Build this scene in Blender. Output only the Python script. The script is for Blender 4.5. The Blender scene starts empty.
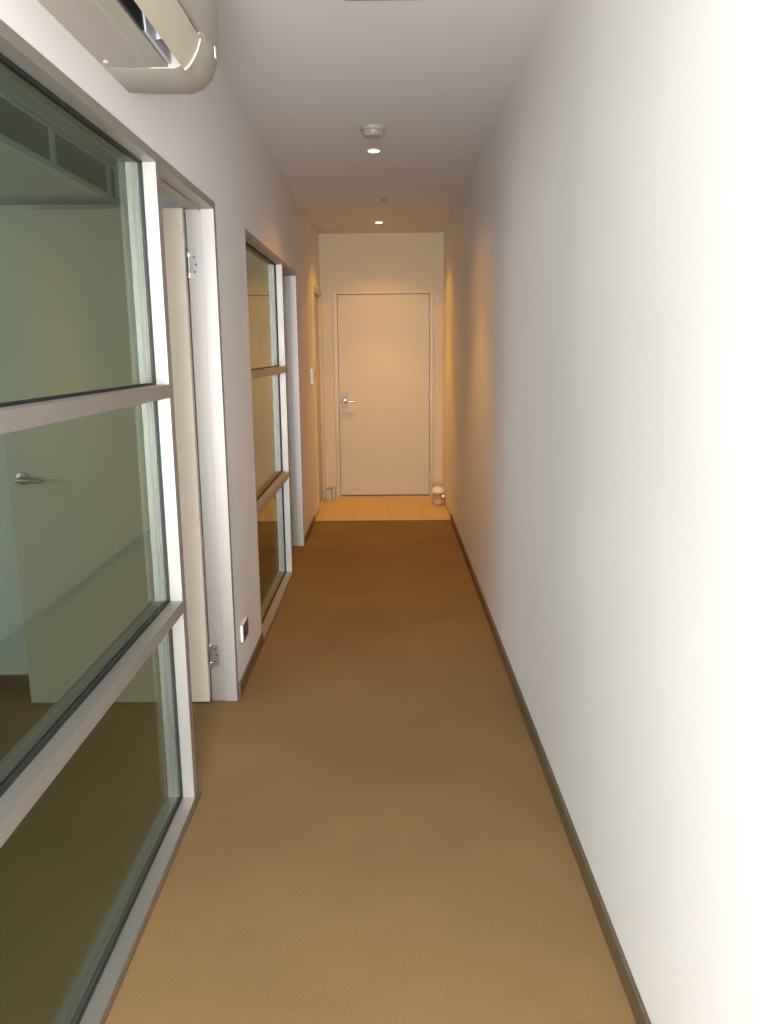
import bpy, bmesh, math, random
from mathutils import Matrix, Vector
random.seed(4)
scn = bpy.context.scene
C = scn.collection

# ------------------------------------------------------------------ camera
PITCH, YAW, ROLL, EYE, FPX = -0.1993, -0.0064, -0.0096, 1.4873, 800.0
cp, sp, cy, sy = math.cos(PITCH), math.sin(PITCH), math.cos(YAW), math.sin(YAW)
fwd = Vector((sy*cp, cy*cp, sp)); rgt = Vector((cy, -sy, 0)); up = rgt.cross(fwd)
cr, sr = math.cos(ROLL), math.sin(ROLL)
r2, u2 = rgt*cr + up*sr, rgt*(-sr) + up*cr
cam = bpy.data.cameras.new('camera'); camo = bpy.data.objects.new('camera', cam); C.objects.link(camo)
m = Matrix.Identity(4)
for i in range(3):
    m[i][0], m[i][1], m[i][2] = r2[i], u2[i], -fwd[i]
m[2][3] = EYE
camo.matrix_world = m
cam.sensor_fit = 'VERTICAL'; cam.sensor_height = 36.0; cam.lens = 36.0*FPX/1024.0
cam.clip_start = 0.02
scn.camera = camo

# ------------------------------------------------------------------ light and exposure
vs = scn.view_settings
vs.view_transform = 'Standard'; vs.look = 'None'; vs.gamma = 1.0; vs.use_curve_mapping = False
vs.exposure = 0.0
w = bpy.data.worlds.new('world'); scn.world = w; w.use_nodes = True
w.node_tree.nodes['Background'].inputs[0].default_value = (0.75, 0.85, 1, 1)
w.node_tree.nodes['Background'].inputs[1].default_value = 0.5

def area(name, loc, rot, sx, sy_, power, col, spread=180):
    l = bpy.data.lights.new(name, 'AREA'); l.shape = 'RECTANGLE'; l.size = sx; l.size_y = sy_
    l.energy = power; l.color = col; l.spread = math.radians(spread)
    o = bpy.data.objects.new(name, l); o.location = loc; o.rotation_euler = rot; C.objects.link(o)
    return o
def spot(name, loc, power, col, ang, blend, rad):
    l = bpy.data.lights.new(name, 'SPOT'); l.energy = power; l.color = col
    l.spot_size = math.radians(ang); l.spot_blend = blend; l.shadow_soft_size = rad
    o = bpy.data.objects.new(name, l); o.location = loc; C.objects.link(o); return o
DAY = (0.90, 0.94, 1.0)
HAL = (1.0, 0.45, 0.04)
# daylight entering by the window at the corridor's near end, behind the camera
area('daylight_corridor', (-0.15, -1.56, 1.25), (math.radians(90), 0, 0), 0.85, 1.9, 262, DAY)
# added fill light, no seen source: brightens the office and the right wall
area('fill_office', (-3.96, 0.75, 1.50), (math.radians(90), 0, math.radians(-90)), 2.9, 1.3, 72, DAY)
# the two halogen downlights
DL = [(-0.070, 4.90), (-0.070, 7.51)]
for x, y in DL:
    spot('halogen_spill', (x, y, 2.590), 28 if y > 6 else 20, HAL, 128, 0.55 if y > 6 else 0.75, 0.025)
    spot('halogen_beam', (x, y, 2.590), 92 if y > 6 else 78, HAL, 80, 0.85, 0.025)

# ------------------------------------------------------------------ dimensions
XL, XR, HC, YE, YB = -0.666, 0.557, 2.611, 8.20, -1.60
XLI = XL - 0.10                     # room side of the left wall
HF = 2.056                          # top of door and glazing frames
G1, D1, E1 = 0.30, 2.457, 3.275     # first glazing from/to, first door frame ends
G2, D2, E2 = 3.935, 5.272, 6.085
YT = 6.96                           # carpet meets tile
PY = 3.35                           # partition between the rooms

# ------------------------------------------------------------------ materials
def mat(name, col, rough=0.5, metal=0.0, spec=0.5):
    mt = bpy.data.materials.new(name); mt.use_nodes = True
    b = mt.node_tree.nodes['Principled BSDF']
    b.inputs['Base Color'].default_value = (*col, 1); b.inputs['Roughness'].default_value = rough
    b.inputs['Metallic'].default_value = metal; b.inputs['Specular IOR Level'].default_value = spec
    return mt
def noisy(mt, scale, c0, c1, bump=0.0, dist=0.002, detail=4, stretch=(1, 1, 1)):
    nt = mt.node_tree; b = nt.nodes['Principled BSDF']
    tc = nt.nodes.new('ShaderNodeTexCoord'); mp = nt.nodes.new('ShaderNodeMapping')
    mp.inputs['Scale'].default_value = stretch
    n = nt.nodes.new('ShaderNodeTexNoise'); n.inputs['Scale'].default_value = scale; n.inputs['Detail'].default_value = detail
    r = nt.nodes.new('ShaderNodeValToRGB')
    r.color_ramp.elements[0].position = 0.3; r.color_ramp.elements[1].position = 0.7
    r.color_ramp.elements[0].color = (*c0, 1); r.color_ramp.elements[1].color = (*c1, 1)
    nt.links.new(tc.outputs['Object'], mp.inputs['Vector']); nt.links.new(mp.outputs[0], n.inputs['Vector'])
    nt.links.new(n.outputs['Fac'], r.inputs[0]); nt.links.new(r.outputs[0], b.inputs['Base Color'])
    if bump:
        bp = nt.nodes.new('ShaderNodeBump'); bp.inputs['Strength'].default_value = bump; bp.inputs['Distance'].default_value = dist
        nt.links.new(n.outputs['Fac'], bp.inputs['Height']); nt.links.new(bp.outputs[0], b.inputs['Normal'])
    return n, r

M = {}
M['wall'] = mat('wall_paint', (0.80, 0.77, 0.72), 0.55, spec=0.3)
noisy(M['wall'], 2.2, (0.715, 0.69, 0.66), (0.735, 0.71, 0.68))
M['wall_warm'] = mat('wall_paint_warm_shade', (0.62, 0.51, 0.33), 0.55, spec=0.3)  # far-end warmth and weaker daylight painted into the wall colour
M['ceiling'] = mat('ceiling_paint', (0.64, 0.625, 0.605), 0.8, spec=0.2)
M['door'] = mat('door_paint', (0.64, 0.555, 0.44), 0.4, spec=0.4)
M['enddoor'] = mat('end_door_paint_shaded', (0.55, 0.465, 0.30), 0.42, spec=0.35)  # door paint darkened for the far end, dimmer light put into the colour
M['gloss'] = mat('trim_paint', (0.52, 0.435, 0.29), 0.35, spec=0.4)
M['alu'] = mat('silver_anodised_frame', (0.43, 0.40, 0.36), 0.52, 0.88)
M['seal'] = mat('black_rubber_seal', (0.012, 0.012, 0.014), 0.6)
M['base'] = mat('brown_skirting', (0.16, 0.105, 0.06), 0.5)
noisy(M['base'], 6, (0.100, 0.066, 0.036), (0.125, 0.082, 0.046), stretch=(1, .3, 1))
M['chrome'] = mat('chrome', (0.78, 0.76, 0.72), 0.18, 1.0)
M['steel'] = mat('brushed_steel', (0.45, 0.44, 0.42), 0.38, 1.0)
M['dull'] = mat('dull_nickel', (0.34, 0.31, 0.25), 0.5, 0.5)
M['dark'] = mat('dark_metal', (0.10, 0.095, 0.085), 0.4, 0.6)
M['acw'] = mat('aged_cream_plastic', (0.33, 0.29, 0.235), 0.38)
M['acv'] = mat('cream_plastic_vane', (0.44, 0.39, 0.30), 0.32)
M['flape'] = mat('cream_edge', (0.62, 0.57, 0.44), 0.4)
M['acg'] = mat('grey_plastic', (0.52, 0.53, 0.54), 0.45)
M['black'] = mat('black_void', (0.008, 0.008, 0.01), 0.7)
M['white'] = mat('white_plastic', (0.80, 0.77, 0.70), 0.35)
M['brownp'] = mat('brown_plate', (0.12, 0.08, 0.05), 0.35)
M['grille'] = mat('grille_dark', (0.20, 0.24, 0.21), 0.6)
M['rail'] = mat('grille_rail', (0.80, 0.84, 0.76), 0.5)
M['sticker'] = mat('faded_sticker', (0.55, 0.42, 0.30), 0.5)
M['pink'] = mat('peach_wax', (0.80, 0.55, 0.38), 0.5)

# carpet: woven loop pile
M['carpet'] = mat('loop_carpet', (0.33, 0.24, 0.14), 0.95, spec=0.1)
nt = M['carpet'].node_tree; b = nt.nodes['Principled BSDF']
tc = nt.nodes.new('ShaderNodeTexCoord')
n1 = nt.nodes.new('ShaderNodeTexNoise'); n1.inputs['Scale'].default_value = 260; n1.inputs['Detail'].default_value = 3
n2 = nt.nodes.new('ShaderNodeTexNoise'); n2.inputs['Scale'].default_value = 2.0; n2.inputs['Detail'].default_value = 3
wv = nt.nodes.new('ShaderNodeTexWave'); wv.wave_type = 'BANDS'; wv.bands_direction = 'Y'; wv.inputs['Scale'].default_value = 55
wv.inputs['Distortion'].default_value = 1.2; wv.inputs['Detail'].default_value = 2; wv.inputs['Detail Scale'].default_value = 3
for n in (n1, n2, wv): nt.links.new(tc.outputs['Object'], n.inputs['Vector'])
def ramp(a, b_, p0=.3, p1=.7):
    r = nt.nodes.new('ShaderNodeValToRGB'); r.color_ramp.elements[0].position = p0; r.color_ramp.elements[1].position = p1
    r.color_ramp.elements[0].color = (*a, 1); r.color_ramp.elements[1].color = (*b_, 1); return r
ra = ramp((0.198, 0.124, 0.052), (0.252, 0.160, 0.073)); nt.links.new(n1.outputs['Fac'], ra.inputs[0])
rb = ramp((0.90, 0.90, 0.90), (1.06, 1.05, 1.03)); nt.links.new(n2.outputs['Fac'], rb.inputs[0])
rc = ramp((0.93, 0.93, 0.93), (1.04, 1.04, 1.04), .2, .8); nt.links.new(wv.outputs['Fac'], rc.inputs[0])
def mul(x, y):
    mx = nt.nodes.new('ShaderNodeMix'); mx.data_type = 'RGBA'; mx.blend_type = 'MULTIPLY'; mx.inputs[0].default_value = 1
    nt.links.new(x, mx.inputs[6]); nt.links.new(y, mx.inputs[7]); return mx.outputs[2]
nt.links.new(mul(mul(ra.outputs[0], rb.outputs[0]), rc.outputs[0]), b.inputs['Base Color'])
bp = nt.nodes.new('ShaderNodeBump'); bp.inputs['Strength'].default_value = 0.6; bp.inputs['Distance'].default_value = 0.003
nt.links.new(n1.outputs['Fac'], bp.inputs['Height']); nt.links.new(bp.outputs[0], b.inputs['Normal'])

# beige floor tile with grout
M['tile'] = mat('beige_tile', (0.60, 0.43, 0.18), 0.45)
nt = M['tile'].node_tree; b = nt.nodes['Principled BSDF']
tc = nt.nodes.new('ShaderNodeTexCoord'); br = nt.nodes.new('ShaderNodeTexBrick')
br.offset = 0.0; br.inputs['Scale'].default_value = 1.0; br.inputs['Brick Width'].default_value = 0.31; br.inputs['Row Height'].default_value = 0.31
br.inputs['Mortar Size'].default_value = 0.004
br.inputs['Color1'].default_value = (0.60, 0.43, 0.17, 1); br.inputs['Color2'].default_value = (0.56, 0.40, 0.155, 1)
br.inputs['Mortar'].default_value = (0.48, 0.33, 0.13, 1)
nt.links.new(tc.outputs['Object'], br.inputs['Vector']); nt.links.new(br.outputs['Color'], b.inputs['Base Color'])

# grey-green tinted pane: Schlick mirror over a tinted transparent body
def glass(name, tint):
    mt = bpy.data.materials.new(name); mt.use_nodes = True
    nt = mt.node_tree; nt.nodes.clear()
    out = nt.nodes.new('ShaderNodeOutputMaterial'); mx = nt.nodes.new('ShaderNodeMixShader')
    tr = nt.nodes.new('ShaderNodeBsdfTransparent'); tr.inputs[0].default_value = (*tint, 1)
    gl = nt.nodes.new('ShaderNodeBsdfGlossy'); gl.inputs['Roughness'].default_value = 0.015; gl.inputs['Color'].default_value = (0.95, 1, 0.96, 1)
    lw = nt.nodes.new('ShaderNodeLayerWeight'); lw.inputs['Blend'].default_value = 0.5
    pw = nt.nodes.new('ShaderNodeMath'); pw.operation = 'POWER'; pw.inputs[1].default_value = 5
    ma = nt.nodes.new('ShaderNodeMath'); ma.operation = 'MULTIPLY_ADD'; ma.inputs[1].default_value = 0.94; ma.inputs[2].default_value = 0.045
    nt.links.new(lw.outputs['Facing'], pw.inputs[0]); nt.links.new(pw.outputs[0], ma.inputs[0]); nt.links.new(ma.outputs[0], mx.inputs[0])
    nt.links.new(tr.outputs[0], mx.inputs[1]); nt.links.new(gl.outputs[0], mx.inputs[2]); nt.links.new(mx.outputs[0], out.inputs[0])
    return mt
M['glass'] = glass('tinted_glass', (0.60, 0.685, 0.625))
M['clear'] = glass('clear_glass', (0.92, 0.93, 0.90))

def emit(name, col, s):
    mt = bpy.data.materials.new(name); mt.use_nodes = True
    b = mt.node_tree.nodes['Principled BSDF']; b.inputs['Base Color'].default_value = (*col, 1)
    b.inputs['Emission Color'].default_value = (*col, 1); b.inputs['Emission Strength'].default_value = s
    return mt
M['lamp'] = emit('lit_halogen_lens', (1.0, 0.86, 0.62), 9)

# ------------------------------------------------------------------ mesh helpers
def box(bm, x0, x1, y0, y1, z0, z1, bev=0.0):
    t = bmesh.new()
    bmesh.ops.create_cube(t, size=1.0)
    bmesh.ops.scale(t, vec=(abs(x1-x0), abs(y1-y0), abs(z1-z0)), verts=t.verts)
    bmesh.ops.translate(t, vec=((x0+x1)/2, (y0+y1)/2, (z0+z1)/2), verts=t.verts)
    if bev: bmesh.ops.bevel(t, geom=t.edges[:], offset=bev, segments=2, affect='EDGES', profile=0.5)
    merge(bm, t)
def merge(bm, t):
    me = bpy.data.meshes.new('tmp'); t.to_mesh(me); t.free(); bm.from_mesh(me); bpy.data.meshes.remove(me)
def cyl(bm, p0, p1, r0, r1=None, seg=28, bev=0.0):
    r1 = r0 if r1 is None else r1
    p0, p1 = Vector(p0), Vector(p1); d = p1-p0
    t = bmesh.new()
    bmesh.ops.create_cone(t, cap_ends=True, segments=seg, radius1=r0, radius2=r1, depth=d.length)
    if bev:
        e = [e for e in t.edges if abs(e.verts[0].co.z-e.verts[1].co.z) < 1e-6]
        bmesh.ops.bevel(t, geom=e, offset=bev, segments=2, affect='EDGES', profile=0.5)
    q = d.to_track_quat('Z', 'Y').to_matrix().to_4x4()
    bmesh.ops.transform(t, matrix=Matrix.Translation((p0+p1)/2) @ q, verts=t.verts)
    merge(bm, t)
def lathe(bm, c, prof, seg=32, close=True):
    rings = []
    for r, z in prof:
        rings.append([bm.verts.new((c[0]+r*math.cos(2*math.pi*k/seg), c[1]+r*math.sin(2*math.pi*k/seg), c[2]+z)) for k in range(seg)])
    for a, b in zip(rings, rings[1:]):
        for k in range(seg):
            bm.faces.new((a[k], a[(k+1) % seg], b[(k+1) % seg], b[k]))
    if close:
        bm.faces.new(rings[0][::-1]); bm.faces.new(rings[-1])
    bmesh.ops.recalc_face_normals(bm, faces=bm.faces[:])
def prism(bm, prof, y0, y1):
    """closed X-Z outline swept along Y"""
    a = [bm.verts.new((x, y0, z)) for x, z in prof]; b = [bm.verts.new((x, y1, z)) for x, z in prof]
    n = len(prof)
    for k in range(n): bm.faces.new((a[k], a[(k+1) % n], b[(k+1) % n], b[k]))
    bm.faces.new(a); bm.faces.new(b[::-1])
    bmesh.ops.recalc_face_normals(bm, faces=bm.faces[:])
def obj(name, bm, mt, parent=None, smooth=False, org=None):
    me = bpy.data.meshes.new(name)
    if org is not None: bmesh.ops.translate(bm, vec=-Vector(org), verts=bm.verts)
    if smooth:
        for f in bm.faces: f.smooth = True
    bm.to_mesh(me); bm.free(); me.materials.append(mt)
    if smooth:
        try: me.set_sharp_from_angle(angle=math.radians(40))
        except Exception: pass
    o = bpy.data.objects.new(name, me); C.objects.link(o)
    if org is not None: o.location = org
    if parent:
        o.parent = parent
        base = Vector((0, 0, 0)); p = parent
        while p: base += p.location; p = p.parent
        o.location = o.location - base
    return o
def boxes(name, mt, parent, *bs, bev=0.0):
    bm = bmesh.new()
    for b_ in bs: box(bm, *b_, bev=bev)
    return obj(name, bm, mt, parent)
def tag(o, label=None, cat=None, group=None, kind=None):
    for k, v in (('label', label), ('category', cat), ('group', group), ('kind', kind)):
        if v: o[k] = v
    return o
def empty(name, loc, **kw):
    o = bpy.data.objects.new(name, None); o.location = loc; o.empty_display_size = .1; C.objects.link(o)
    return tag(o, **kw)

# ------------------------------------------------------------------ room shell
T = 0.10
fl = empty('floor', (0, 0, 0), kind='structure', label='corridor floor of tan loop carpet ending in beige tiles at the far door', cat='floor')
boxes('carpet', M['carpet'], fl, (-4.1, XR+T, YB-T, YT, -0.05, 0.0), (-4.1, XLI+0.05, YT, YE+T, -0.05, 0.0))
boxes('tile_paving', M['tile'], fl, (XLI+0.05, XR+T, YT, YE+T, -0.05, 0.002))
tag(boxes('ceiling', M['ceiling'], None, (-4.1, XR+T, YB-T, YE+T, HC, HC+0.1)), 'flat off-white corridor ceiling', 'ceiling', kind='structure')
tag(boxes('wall_right', M['wall'], None, (XR, XR+T, YB-T, YE+T, 0, HC)), 'long blank white wall on the right of the corridor', 'wall', kind='structure')
tag(boxes('wall_left', M['wall'], None,
      (XLI, XL, YB, YE, HF, HC), (XLI, XL, YB, G1, 0, HF), (XLI, XL, E1, G2, 0, HF),
      (XLI, XL, E2, 7.36, 0, HF), (XLI, XL, 8.16, YE, 0, HF)),
    'left corridor wall pierced by glazed screens and doors', 'wall', kind='structure')
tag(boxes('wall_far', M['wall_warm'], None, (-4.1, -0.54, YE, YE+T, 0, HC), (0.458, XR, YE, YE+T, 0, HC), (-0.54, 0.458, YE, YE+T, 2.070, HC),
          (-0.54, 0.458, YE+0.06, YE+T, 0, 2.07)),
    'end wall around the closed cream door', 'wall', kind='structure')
# near end, behind the camera
tag(boxes('wall_back', M['wall'], None, (XLI, -0.60, YB-T, YB, 0, HC), (0.50, XR, YB-T, YB, 0, HC), (-0.60, 0.50, YB-T, YB, 0, 0.30),
          (-0.60, 0.50, YB-T, YB, 2.30, HC), (-4.1, XLI, YB-T, YB, 0, HC)),
    'wall behind the viewpoint with daylight windows', 'wall', kind='structure')
tag(boxes('wall_office', M['wall'], None, (-4.1, -4.0, YB, -0.75, 0, HC), (-4.1, -4.0, 2.25, YE, 0, HC), (-4.1, -4.0, -0.75, 2.25, 0, 0.80), (-4.1, -4.0, -0.75, 2.25, 2.20, HC)), 'outer wall of the offices behind the glazing', 'wall', kind='structure')
tag(boxes('wall_partition', M['wall'], None, (-4.0, XLI, PY, PY+0.09, 0, HC)), 'cross wall just behind the nearest open door', 'wall', kind='structure')
tag(boxes('wall_partition', M['wall'], None, (-4.0, XLI, 6.22, 6.31, 0, HC)), 'cross wall behind the second open door', 'wall', kind='structure')
def skirt(name, mt, *bs, bev=0.002): 
    return tag(boxes(name, mt, None, *bs, bev=bev), kind='structure')
H = 0.060
skirt('baseboard_right', M['base'], (XR-0.012, XR, YB, YT, 0, H))
skirt('baseboard_left', M['base'], (XL, XL+0.010, E1+0.001, G2-0.001, 0, H), (XL, XL+0.010, E2+0.001, YT, 0, H), (XL, XL+0.010, YB, G1, 0, H))
skirt('baseboard_partition', M['base'], (-3.99, XLI, PY-0.012, PY, 0, 0.085))
skirt('baseboard_far', M['tile'], (XL, -0.542, YE-0.010, YE, 0.002, 0.055), (0.460, XR, YE-0.010, YE, 0.002, 0.055))
skirt('trim_1', M['tile'], (XR-0.009, XR, YT, YE-0.011, 0.002, 0.055), (XL, XL+0.009, YT, 7.355, 0.002, 0.055))
skirt('trim_2', M['base'], (XL+.001, XR-0.013, YT-0.008, YT+0.008, 0.0, 0.0045), bev=0.001)

# windows behind the camera
def daywin(name, x0, x1, z0, z1, label):
    r = empty(name, ((x0+x1)/2, YB-0.05, z0), kind='structure', label=label, cat='window')
    f = .045; y0, y1 = YB-0.08, YB-0.02
    boxes('window_frame', M['alu'], r, (x0, x1, y0, y1, z0, z0+f), (x0, x1, y0, y1, z1-f, z1), (x0, x0+f, y0, y1, z0+f, z1-f), (x1-f, x1, y0, y1, z0+f, z1-f))
    boxes('glass_pane', M['clear'], r, (x0+f, x1-f, YB-0.053, YB-0.047, z0+f, z1-f))
daywin('window_3', -0.60, 0.50, 0.30, 2.30, 'window behind the viewpoint at the near end of the corridor')
w4 = empty('window_4_added', (-4.05, 0.75, 0.80), kind='structure', label='unseen office window in the outer wall, added for light', cat='window')  # unseen window added to go with the office fill light
f = .045
boxes('window_frame', M['alu'], w4, (-4.08, -4.02, -0.75, 2.25, 0.80, 0.80+f), (-4.08, -4.02, -0.75, 2.25, 2.20-f, 2.20), (-4.08, -4.02, -0.75, -0.75+f, 0.80+f, 2.20-f),
      (-4.08, -4.02, 2.25-f, 2.25, 0.80+f, 2.20-f), (-4.08, -4.02, 0.73, 0.77, 0.80+f, 2.20-f))
boxes('glass_pane', M['clear'], w4, (-4.053, -4.047, -0.75+f, 0.73, 0.80+f, 2.20-f), (-4.053, -4.047, 0.77, 2.25-f, 0.80+f, 2.20-f))

# ------------------------------------------------------------------ glazed screens
GX0, GX1 = -0.7205, -0.7095          # pane
FX0, FX1 = XLI, XL+0.001             # frame depth
RAILS = ((0.665, 0.705), (1.352, 1.392))
def screen(name, y0, y1, mull, label, near_mull=0.04):
    r = empty(name, (XL, (y0+y1)/2, 0), kind='structure', label=label, cat='window')
    ye = y1+mull
    boxes('frame', M['alu'], r, (FX0, FX1, y0, ye, HF-0.028, HF), (FX0, FX1+0.004, y0, y1, 0, 0.014), bev=0.0012)
    boxes('mullion', M['alu'], r, (FX0, FX1, y1, ye, 0.0, HF-0.028), bev=0.0012)
    boxes('mullion', M['alu'], r, (FX0, FX1, y0, y0+near_mull, 0.014, HF-0.028), bev=0.0012)
    boxes('sill_shadow_strip', M['base'], r, (FX1+0.004, FX1+0.013, y0, ye, 0.0, 0.005))  # dark strip standing in for the sill's brown face and shadow gap
    for z0, z1 in RAILS:
        boxes('transom', M['alu'], r, (FX0, FX1+0.001, y0+near_mull, y1, z0, z1), bev=0.0012)
    zs = [(0.014, 0.665), (0.705, 1.352), (1.392, HF-0.028)]
    for z0, z1 in zs:
        a, b_ = y0+near_mull, y1
        boxes('glass_pane', M['glass'], r, (GX0, GX1, a, b_, z0, z1))
        s = 0.006
        bs = []
        for xa, xb in ((GX0-0.002, GX0), (GX1, GX1+0.006)):
            bs += [(xa, xb, a, b_, z0, z0+s), (xa, xb, a, b_, z1-s, z1), (xa, xb, a, a+s, z0+s, z1-s), (xa, xb, b_-s, b_, z0+s, z1-s)]
        boxes('seal', M['seal'], r, *bs)
    return r
screen('window_1', G1, D1, 0.045, 'large grey-green glazed screen nearest on the left, two rails across')
screen('window_2', G2, D2, 0.045, 'narrower glazed screen beyond the nearest open door', near_mull=0.014)

# ------------------------------------------------------------------ open office doors
def lever(name, mt, parent, x, y, z, sgn, face=-1, L=0.105):
    bm = bmesh.new()
    cyl(bm, (x, y, z), (x, y+face*0.010, z), 0.026, bev=0.002)
    cyl(bm, (x, y+face*0.010, z), (x, y+face*0.050, z), 0.009)
    cyl(bm, (x-sgn*0.006, y+face*0.050, z), (x+sgn*L, y+face*0.050, z-0.006), 0.0095, 0.0075, bev=0.003)
    return obj(name, bm, mt, parent, smooth=True)
def hinge(parent, x, y, z):
    bm = bmesh.new()
    box(bm, x, x+0.030, y-0.003, y, z-0.05, z+0.05, bev=0.0008)
    h = obj('hinge', bm, M['steel'], parent)
    bm = bmesh.new()
    for a, b_ in ((-0.052, -0.026), (0.026, 0.052)):
        cyl(bm, (x-0.004, y-0.010, z+a), (x-0.004, y-0.010, z+b_), 0.0075, bev=0.001)
    obj('knuckle', bm, M['chrome'], h, smooth=True)
    bm = bmesh.new(); cyl(bm, (x-0.004, y-0.010, z-0.026), (x-0.004, y-0.010, z+0.026), 0.0045)
    obj('pin', bm, M['steel'], h, smooth=True)
    bm = bmesh.new()
    for dx, dz in ((0.015, 0.028), (0.022, 0.0), (0.015, -0.028)):
        cyl(bm, (x+dx, y-0.0028, z+dz), (x+dx, y-0.0042, z+dz), 0.0042, seg=16)
    obj('screw', bm, M['dark'], h)
def office_door(name, ys, ye, label):
    """opening from ys to the frame's outer end ye; leaf swung 90 degrees into the room"""
    r = empty(name, (XL, (ys+ye)/2, 0), kind='structure', label=label, cat='door')
    yj = ye-0.034
    boxes('door_frame', M['alu'], r,
          (XL-0.052, FX1, yj, ye, 0, HF-0.028), (XLI-0.010, XL-0.052, yj+0.006, ye, 0, HF-0.028),
          (XLI-0.010, FX1, ys+0.046, ye, HF-0.028, HF), (XL-0.056, XL-0.048, ys+0.046, yj, HF-0.034, HF-0.028), bev=0.0012)
    y1 = yj+0.010; y0 = y1-0.037
    lf = boxes('door_leaf', M['door'], r, (-1.550, -0.780, y0, y1, 0.010, 2.028), bev=0.0015)
    lever('handle', M['steel'], lf, -1.490, y0, 0.99, 1)
    lever('handle', M['steel'], lf, -1.490, y1, 0.99, 1, face=1)
    for z in (1.822, 0.21):
        hinge(r, -0.766, yj+0.0065, z)
    # closing seal in the gap behind the leaf
    return r
office_door('door_1', D1, E1, 'nearest cream door standing open into the office, silver frame')
office_door('door_2', D2, E2, 'second silver-framed doorway beyond the narrower glazing')

# painted door in the left wall, near the far end
d3 = empty('door_3', (XL, 7.76, 0), kind='structure', label='cream painted side door in the left wall beside the end door', cat='door')
boxes('door_frame', M['gloss'], d3, (XLI, XL+0.014, 7.36, 7.405, 0.002, HF), (XLI, XL+0.014, 8.115, 8.16, 0.002, HF), (XLI, XL+0.014, 7.405, 8.115, HF-0.045, HF), bev=0.002)
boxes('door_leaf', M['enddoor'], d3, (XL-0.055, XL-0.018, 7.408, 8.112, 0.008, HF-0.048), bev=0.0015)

# ------------------------------------------------------------------ end door
d4 = empty('door_4', (-0.04, YE, 0), kind='structure', label='closed cream flush door at the far end of the corridor', cat='door')
DX0, DX1 = -0.496, 0.420
boxes('door_frame', M['gloss'], d4, (-0.540, DX0-0.003, YE-0.012, YE+0.06, 0.002, 2.070), (DX1+0.003, 0.458, YE-0.012, YE+0.06, 0.002, 2.070),
      (DX0-0.003, DX1+0.003, YE-0.012, YE+0.06, 2.036, 2.070), bev=0.003)
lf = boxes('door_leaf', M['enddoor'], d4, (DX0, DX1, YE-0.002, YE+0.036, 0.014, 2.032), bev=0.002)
bm = bmesh.new(); box(bm, -0.476, -0.408, YE-0.008, YE-0.002, 0.925, 1.075, bev=0.002)
hp = obj('handle_plate', bm, M['dull'], lf)
lever('handle', M['chrome'], hp, -0.440, YE-0.008, 0.985, 1, L=0.115)
boxes('sticker', M['sticker'], lf, (-0.462, -0.362, YE-0.0035, YE-0.002, 0.845, 0.880))
for z in (0.19, 1.03, 1.85):
    bm = bmesh.new(); cyl(bm, (DX1+0.001, YE-0.006, z-0.06), (DX1+0.001, YE-0.006, z+0.06), 0.007, bev=0.001)
    obj('hinge', bm, M['steel'], lf, smooth=True)
boxes('threshold', M['dark'], d4, (DX0, DX1, YE-0.004, YE+0.055, 0.002, 0.008))

# ------------------------------------------------------------------ air conditioner
Y0, Y1 = 1.455, 2.255
ac = empty('air_conditioner', (XL, (Y0+Y1)/2, 2.145), label='cream wall-mounted split air conditioner with open flap, high above the nearest glazing', cat='air conditioner')
full = [(XL, 2.150), (-0.600, 2.146), (-0.500, 2.145), (-0.472, 2.155), (-0.450, 2.176), (-0.436, 2.207), (-0.430, 2.250), (-0.428, 2.330),
        (-0.431, 2.395), (-0.445, 2.425), (-0.475, 2.438), (XL, 2.440)]
def capend(ya, yb):
    bm = bmesh.new(); prism(bm, full, ya, yb)
    eds = [e for e in bm.edges if abs(e.verts[0].co.y-e.verts[1].co.y) < 1e-6]
    bmesh.ops.bevel(bm, geom=eds, offset=0.004, segments=2, affect='EDGES', profile=0.5)
    return obj('end_cap', bm, M['acw'], ac, smooth=True)
capend(Y1-0.195, Y1); capend(Y0, Y0+0.07)
ya, yb = Y0+0.071, Y1-0.196
body = [(XL, 2.151), (-0.600, 2.147), (-0.558, 2.147), (-0.550, 2.149), (-0.513, 2.148), (-0.522, 2.230), (-0.500, 2.270), (-0.445, 2.262),
        (-0.440, 2.300), (-0.440, 2.400), (-0.450, 2.420), (-0.475, 2.434), (XL, 2.436)]
bm = bmesh.new(); prism(bm, body, ya, yb); obj('body', bm, M['acw'], ac)
# dark lining of the outlet
bm = bmesh.new(); prism(bm, [(-0.5215, 2.228), (-0.4995, 2.269), (-0.4445, 2.261), (-0.4445, 2.256), (-0.497, 2.262), (-0.5150, 2.226), (-0.5085, 2.155), (-0.5125, 2.155)], ya+0.001, yb-0.20)
obj('outlet', bm, M['black'], ac)
bm = bmesh.new(); prism(bm, [(-0.5215, 2.228), (-0.4995, 2.269), (-0.4445, 2.261), (-0.4445, 2.250), (-0.492, 2.256), (-0.5090, 2.222), (-0.5045, 2.155), (-0.5125, 2.155)], yb-0.20, yb-0.0005)
lin = obj('outlet_lining', bm, M['acg'], ac)
for k in range(1):
    yy = yb-0.12
    bm = bmesh.new(); prism(bm, [(-0.507, 2.165), (-0.486, 2.172), (-0.484, 2.225), (-0.503, 2.220)], yy, yy+0.003)
    obj('louvre', bm, M['acg'], ac)
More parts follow.
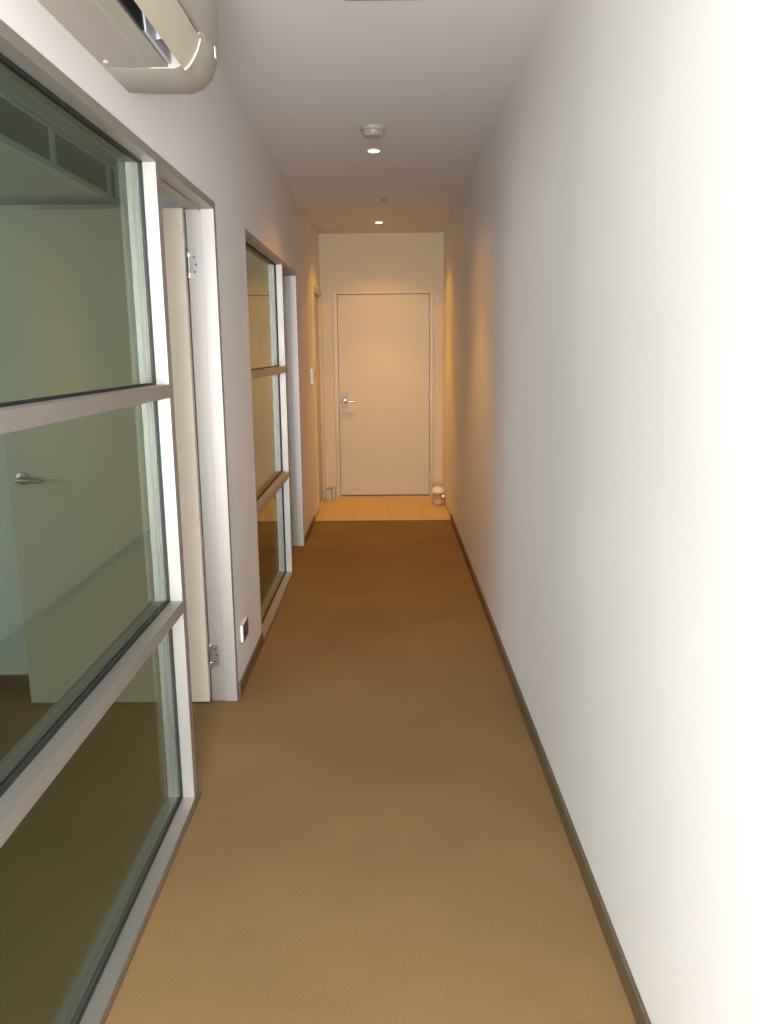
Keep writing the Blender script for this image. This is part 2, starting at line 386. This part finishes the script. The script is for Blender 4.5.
# open flap (curved)
fo = [(-0.475, 2.1415), (-0.464, 2.149), (-0.453, 2.164), (-0.441, 2.184), (-0.433, 2.208)]
fi = [(-0.438, 2.210), (-0.446, 2.187), (-0.457, 2.169), (-0.467, 2.155), (-0.475, 2.148)]
bm = bmesh.new(); prism(bm, fo+fi, ya+0.004, yb-0.006); obj('flap', bm, M['acv'], ac, smooth=True)
fo2 = [(x+0.002, z-0.0025) for x, z in fo]; fi2 = [(x-0.002, z+0.003) for x, z in fi]
bm = bmesh.new(); prism(bm, fo2+fi2, yb-0.006, yb-0.0008); obj('flap_edge', bm, M['flape'], ac, smooth=True)
# front panel
bm = bmesh.new(); prism(bm, [(-0.439, 2.222), (-0.430, 2.226), (-0.4255, 2.250), (-0.4245, 2.330), (-0.428, 2.392), (-0.441, 2.398)], Y0+0.02, Y1-0.125)
bmesh.ops.bevel(bm, geom=[e for e in bm.edges if abs(e.verts[0].co.y-e.verts[1].co.y) < 1e-6], offset=0.002, segments=2, affect='EDGES')
obj('front_panel', bm, M['acw'], ac, smooth=True)
bm = bmesh.new(); box(bm, -0.4300, -0.4262, Y1-0.060, Y1-0.045, 2.212, 2.240, bev=0.001)
obj('indicator_window', bm, M['flape'], ac)
bm = bmesh.new(); cyl(bm, (-0.648, 2.02, 2.1505), (-0.648, 2.02, 2.1455), 0.006, seg=16); obj('screw', bm, M['acv'], ac)

# ------------------------------------------------------------------ ceiling fittings
bm = bmesh.new()
lathe(bm, (-0.066, 4.43, HC), [(0.066, 0), (0.066, -0.010), (0.062, -0.016), (0.056, -0.018), (0.054, -0.034), (0.046, -0.043), (0.020, -0.046)][::-1])
sd = empty('smoke_detector', (-0.066, 4.43, HC), label='round cream smoke detector on the ceiling just before the nearer downlight', cat='smoke detector')
obj('housing', bm, M['acw'], sd, smooth=True)
bm = bmesh.new()
for k in range(18):
    a = 2*math.pi*k/18; x, y = -0.066+0.0552*math.cos(a), 4.43+0.0552*math.sin(a)
    t = bmesh.new(); bmesh.ops.create_cube(t, size=1); bmesh.ops.scale(t, vec=(0.003, 0.010, 0.010), verts=t.verts)
    bmesh.ops.transform(t, matrix=Matrix.Translation((x, y, HC-0.026)) @ Matrix.Rotation(a, 4, 'Z'), verts=t.verts); merge(bm, t)
obj('vent_slot', bm, M['dull'], sd)

labs = ['small lit halogen downlight in the ceiling just past the smoke detector', 'small lit halogen downlight farthest along the ceiling, near the end wall']
for (x, y), lb in zip(DL, labs):
    t = empty('downlight', (x, y, HC), label=lb, cat='light', group='halogen downlights in the corridor ceiling')
    bm = bmesh.new(); lathe(bm, (x, y, HC), [(0.043, 0.0), (0.043, -0.003), (0.040, -0.006), (0.033, -0.0065), (0.031, -0.004), (0.031, 0.0)])
    obj('trim_ring', bm, M['white'], t, smooth=True)
    bm = bmesh.new(); lathe(bm, (x, y, HC), [(0.0305, -0.001), (0.0305, -0.0045), (0.024, -0.0075), (0.010, -0.009)])
    obj('lamp_lens', bm, M['lamp'], t, smooth=True)
bm = bmesh.new(); lathe(bm, (-0.018, 6.40, HC), [(0.030, 0), (0.029, -0.005), (0.016, -0.009), (0.012, -0.014), (0.016, -0.016), (0.015, -0.019)])
tag(obj('fire_sprinkler', bm, M['dull'], None, smooth=True), 'tiny dull fitting on the ceiling between the two downlights', 'sprinkler')
cv = empty('ceiling_vent', (0, 2.77, HC), label='square ceiling vent whose edge just shows at the top of the picture', cat='vent')
fx, fy = 0.131, (2.640, 2.893)
boxes('frame', M['dull'], cv, (-fx, fx, fy[0], fy[0]+0.02, HC-0.004, HC), (-fx, fx, fy[1]-0.02, fy[1], HC-0.004, HC), (-fx, -fx+0.02, fy[0]+0.02, fy[1]-0.02, HC-0.004, HC), (fx-0.02, fx, fy[0]+0.02, fy[1]-0.02, HC-0.004, HC), bev=0.001)
for k in range(7):
    yy = fy[0]+0.035+k*0.031
    boxes('slat', M['dull'], cv, (-fx+0.02, fx-0.02, yy, yy+0.014, HC-0.0035, HC-0.0005))

# ------------------------------------------------------------------ bulkhead and air grille inside the office
BX, BZ = -1.075, 2.062
boxes('trim_3', M['wall'], None, (-1.55, BX, G1-0.9, PY, BZ+0.004, HC))['kind'] = 'structure'
gr = empty('air_grille', (BX, 2.0, BZ), label='long dark air grille high inside the office, seen through the nearest glazing', cat='vent')
boxes('frame', M['rail'], gr, (BX, BX+0.014, 0.10, PY-0.001, BZ, BZ+0.022), (BX, BX+0.014, 0.10, PY-0.001, 2.212, 2.236), (BX, BX+0.010, 0.10, PY-0.001, 2.190, 2.198), bev=0.001)
for k in range(6):
    y = 3.255-0.53*k
    boxes('divider', M['rail'], gr, (BX, BX+0.012, y, y+0.026, BZ+0.022, 2.198))
for k in range(6):
    y = 3.255-0.53*k
    bs = [(BX, BX+0.003, y+0.026, min(y+0.53, PY-0.002), BZ+0.022, 2.198)]
    boxes('louvre_panel', M['grille'], gr, *bs)
boxes('upper_panel', M['grille'], gr, (BX, BX+0.003, 0.10, PY-0.001, 2.236, HC-0.001))

# ------------------------------------------------------------------ wall plates
po = empty('power_outlet', (XL, 3.45, 0.26), label='brown power outlet low on the left wall between the door frame and second glazing', cat='outlet')
bm = bmesh.new(); box(bm, XL, XL+0.011, 3.385, 3.505, 0.215, 0.292, bev=0.002); obj('backing', bm, M['white'], po)
bm = bmesh.new(); box(bm, XL+0.011, XL+0.014, 3.3855, 3.505, 0.2155, 0.2915, bev=0.001); fp = obj('face_plate', bm, M['brownp'], po)
for y in (3.420, 3.474):
    bm = bmesh.new(); box(bm, XL+0.014, XL+0.0145, y-.010, y+.010, 0.238, 0.258); obj('socket', bm, M['black'], fp)
    bm = bmesh.new(); box(bm, XL+0.014, XL+0.018, y-.006, y+.006, 0.266, 0.280, bev=0.001); obj('rocker', bm, M['dark'], fp)
sw = empty('light_switch', (XL, 7.08, 1.27), label='pale switch plate at chest height on the left wall before the side door', cat='switch')
bm = bmesh.new(); box(bm, XL, XL+0.020, 6.99, 7.11, 1.205, 1.335, bev=0.003); obj('plate', bm, M['white'], sw)
for z in (1.245, 1.295):
    bm = bmesh.new(); box(bm, XL+0.020, XL+0.024, 7.035, 7.065, z-.012, z+.012, bev=0.002); obj('rocker', bm, M['white'], sw)

# ------------------------------------------------------------------ small things on the tiles
bx = empty('door_stop', (-0.60, 8.02, 0.002), label='small grey metal block on the tiles left of the end door', cat='door stop')
bm = bmesh.new(); box(bm, -0.645, -0.578, 7.985, 8.060, 0.002, 0.112, bev=0.006); obj('body', bm, M['dull'], bx)
bm = bmesh.new(); box(bm, -0.577, -0.545, 7.990, 8.050, 0.002, 0.118, bev=0.006); obj('bumper', bm, M['acv'], bx)

X, Y = 0.478, 7.68
jr = empty('glass_jar', (X, Y, 0.002), label='shiny glass jar with pale lid on the tiles at the right of the end door', cat='jar')
bm = bmesh.new(); lathe(bm, (X, Y, 0.002), [(0.034, 0), (0.046, 0.004), (0.064, 0.040), (0.066, 0.070), (0.056, 0.105), (0.046, 0.118), (0.046, 0.126)])
obj('bowl', bm, M['clear'], jr, smooth=True)
bm = bmesh.new(); lathe(bm, (X, Y, 0.006), [(0.030, 0), (0.046, 0.030), (0.047, 0.055)]); obj('contents', bm, M['pink'], jr, smooth=True)
bm = bmesh.new(); lathe(bm, (X, Y, 0.128), [(0.056, 0), (0.058, 0.006), (0.058, 0.034), (0.050, 0.046), (0.018, 0.050), (0.012, 0.054), (0.012, 0.060)])
obj('lid', bm, M['white'], jr, smooth=True)
bm = bmesh.new()
t = bmesh.new(); bmesh.ops.create_uvsphere(t, u_segments=20, v_segments=12, radius=1.0)
bmesh.ops.transform(t, matrix=Matrix.Translation((X+0.050, Y-0.052, 0.094)) @ Matrix.Diagonal((0.018, 0.010, 0.024, 1)), verts=t.verts); merge(bm, t)
obj('tag', bm, M['chrome'], jr, smooth=True)
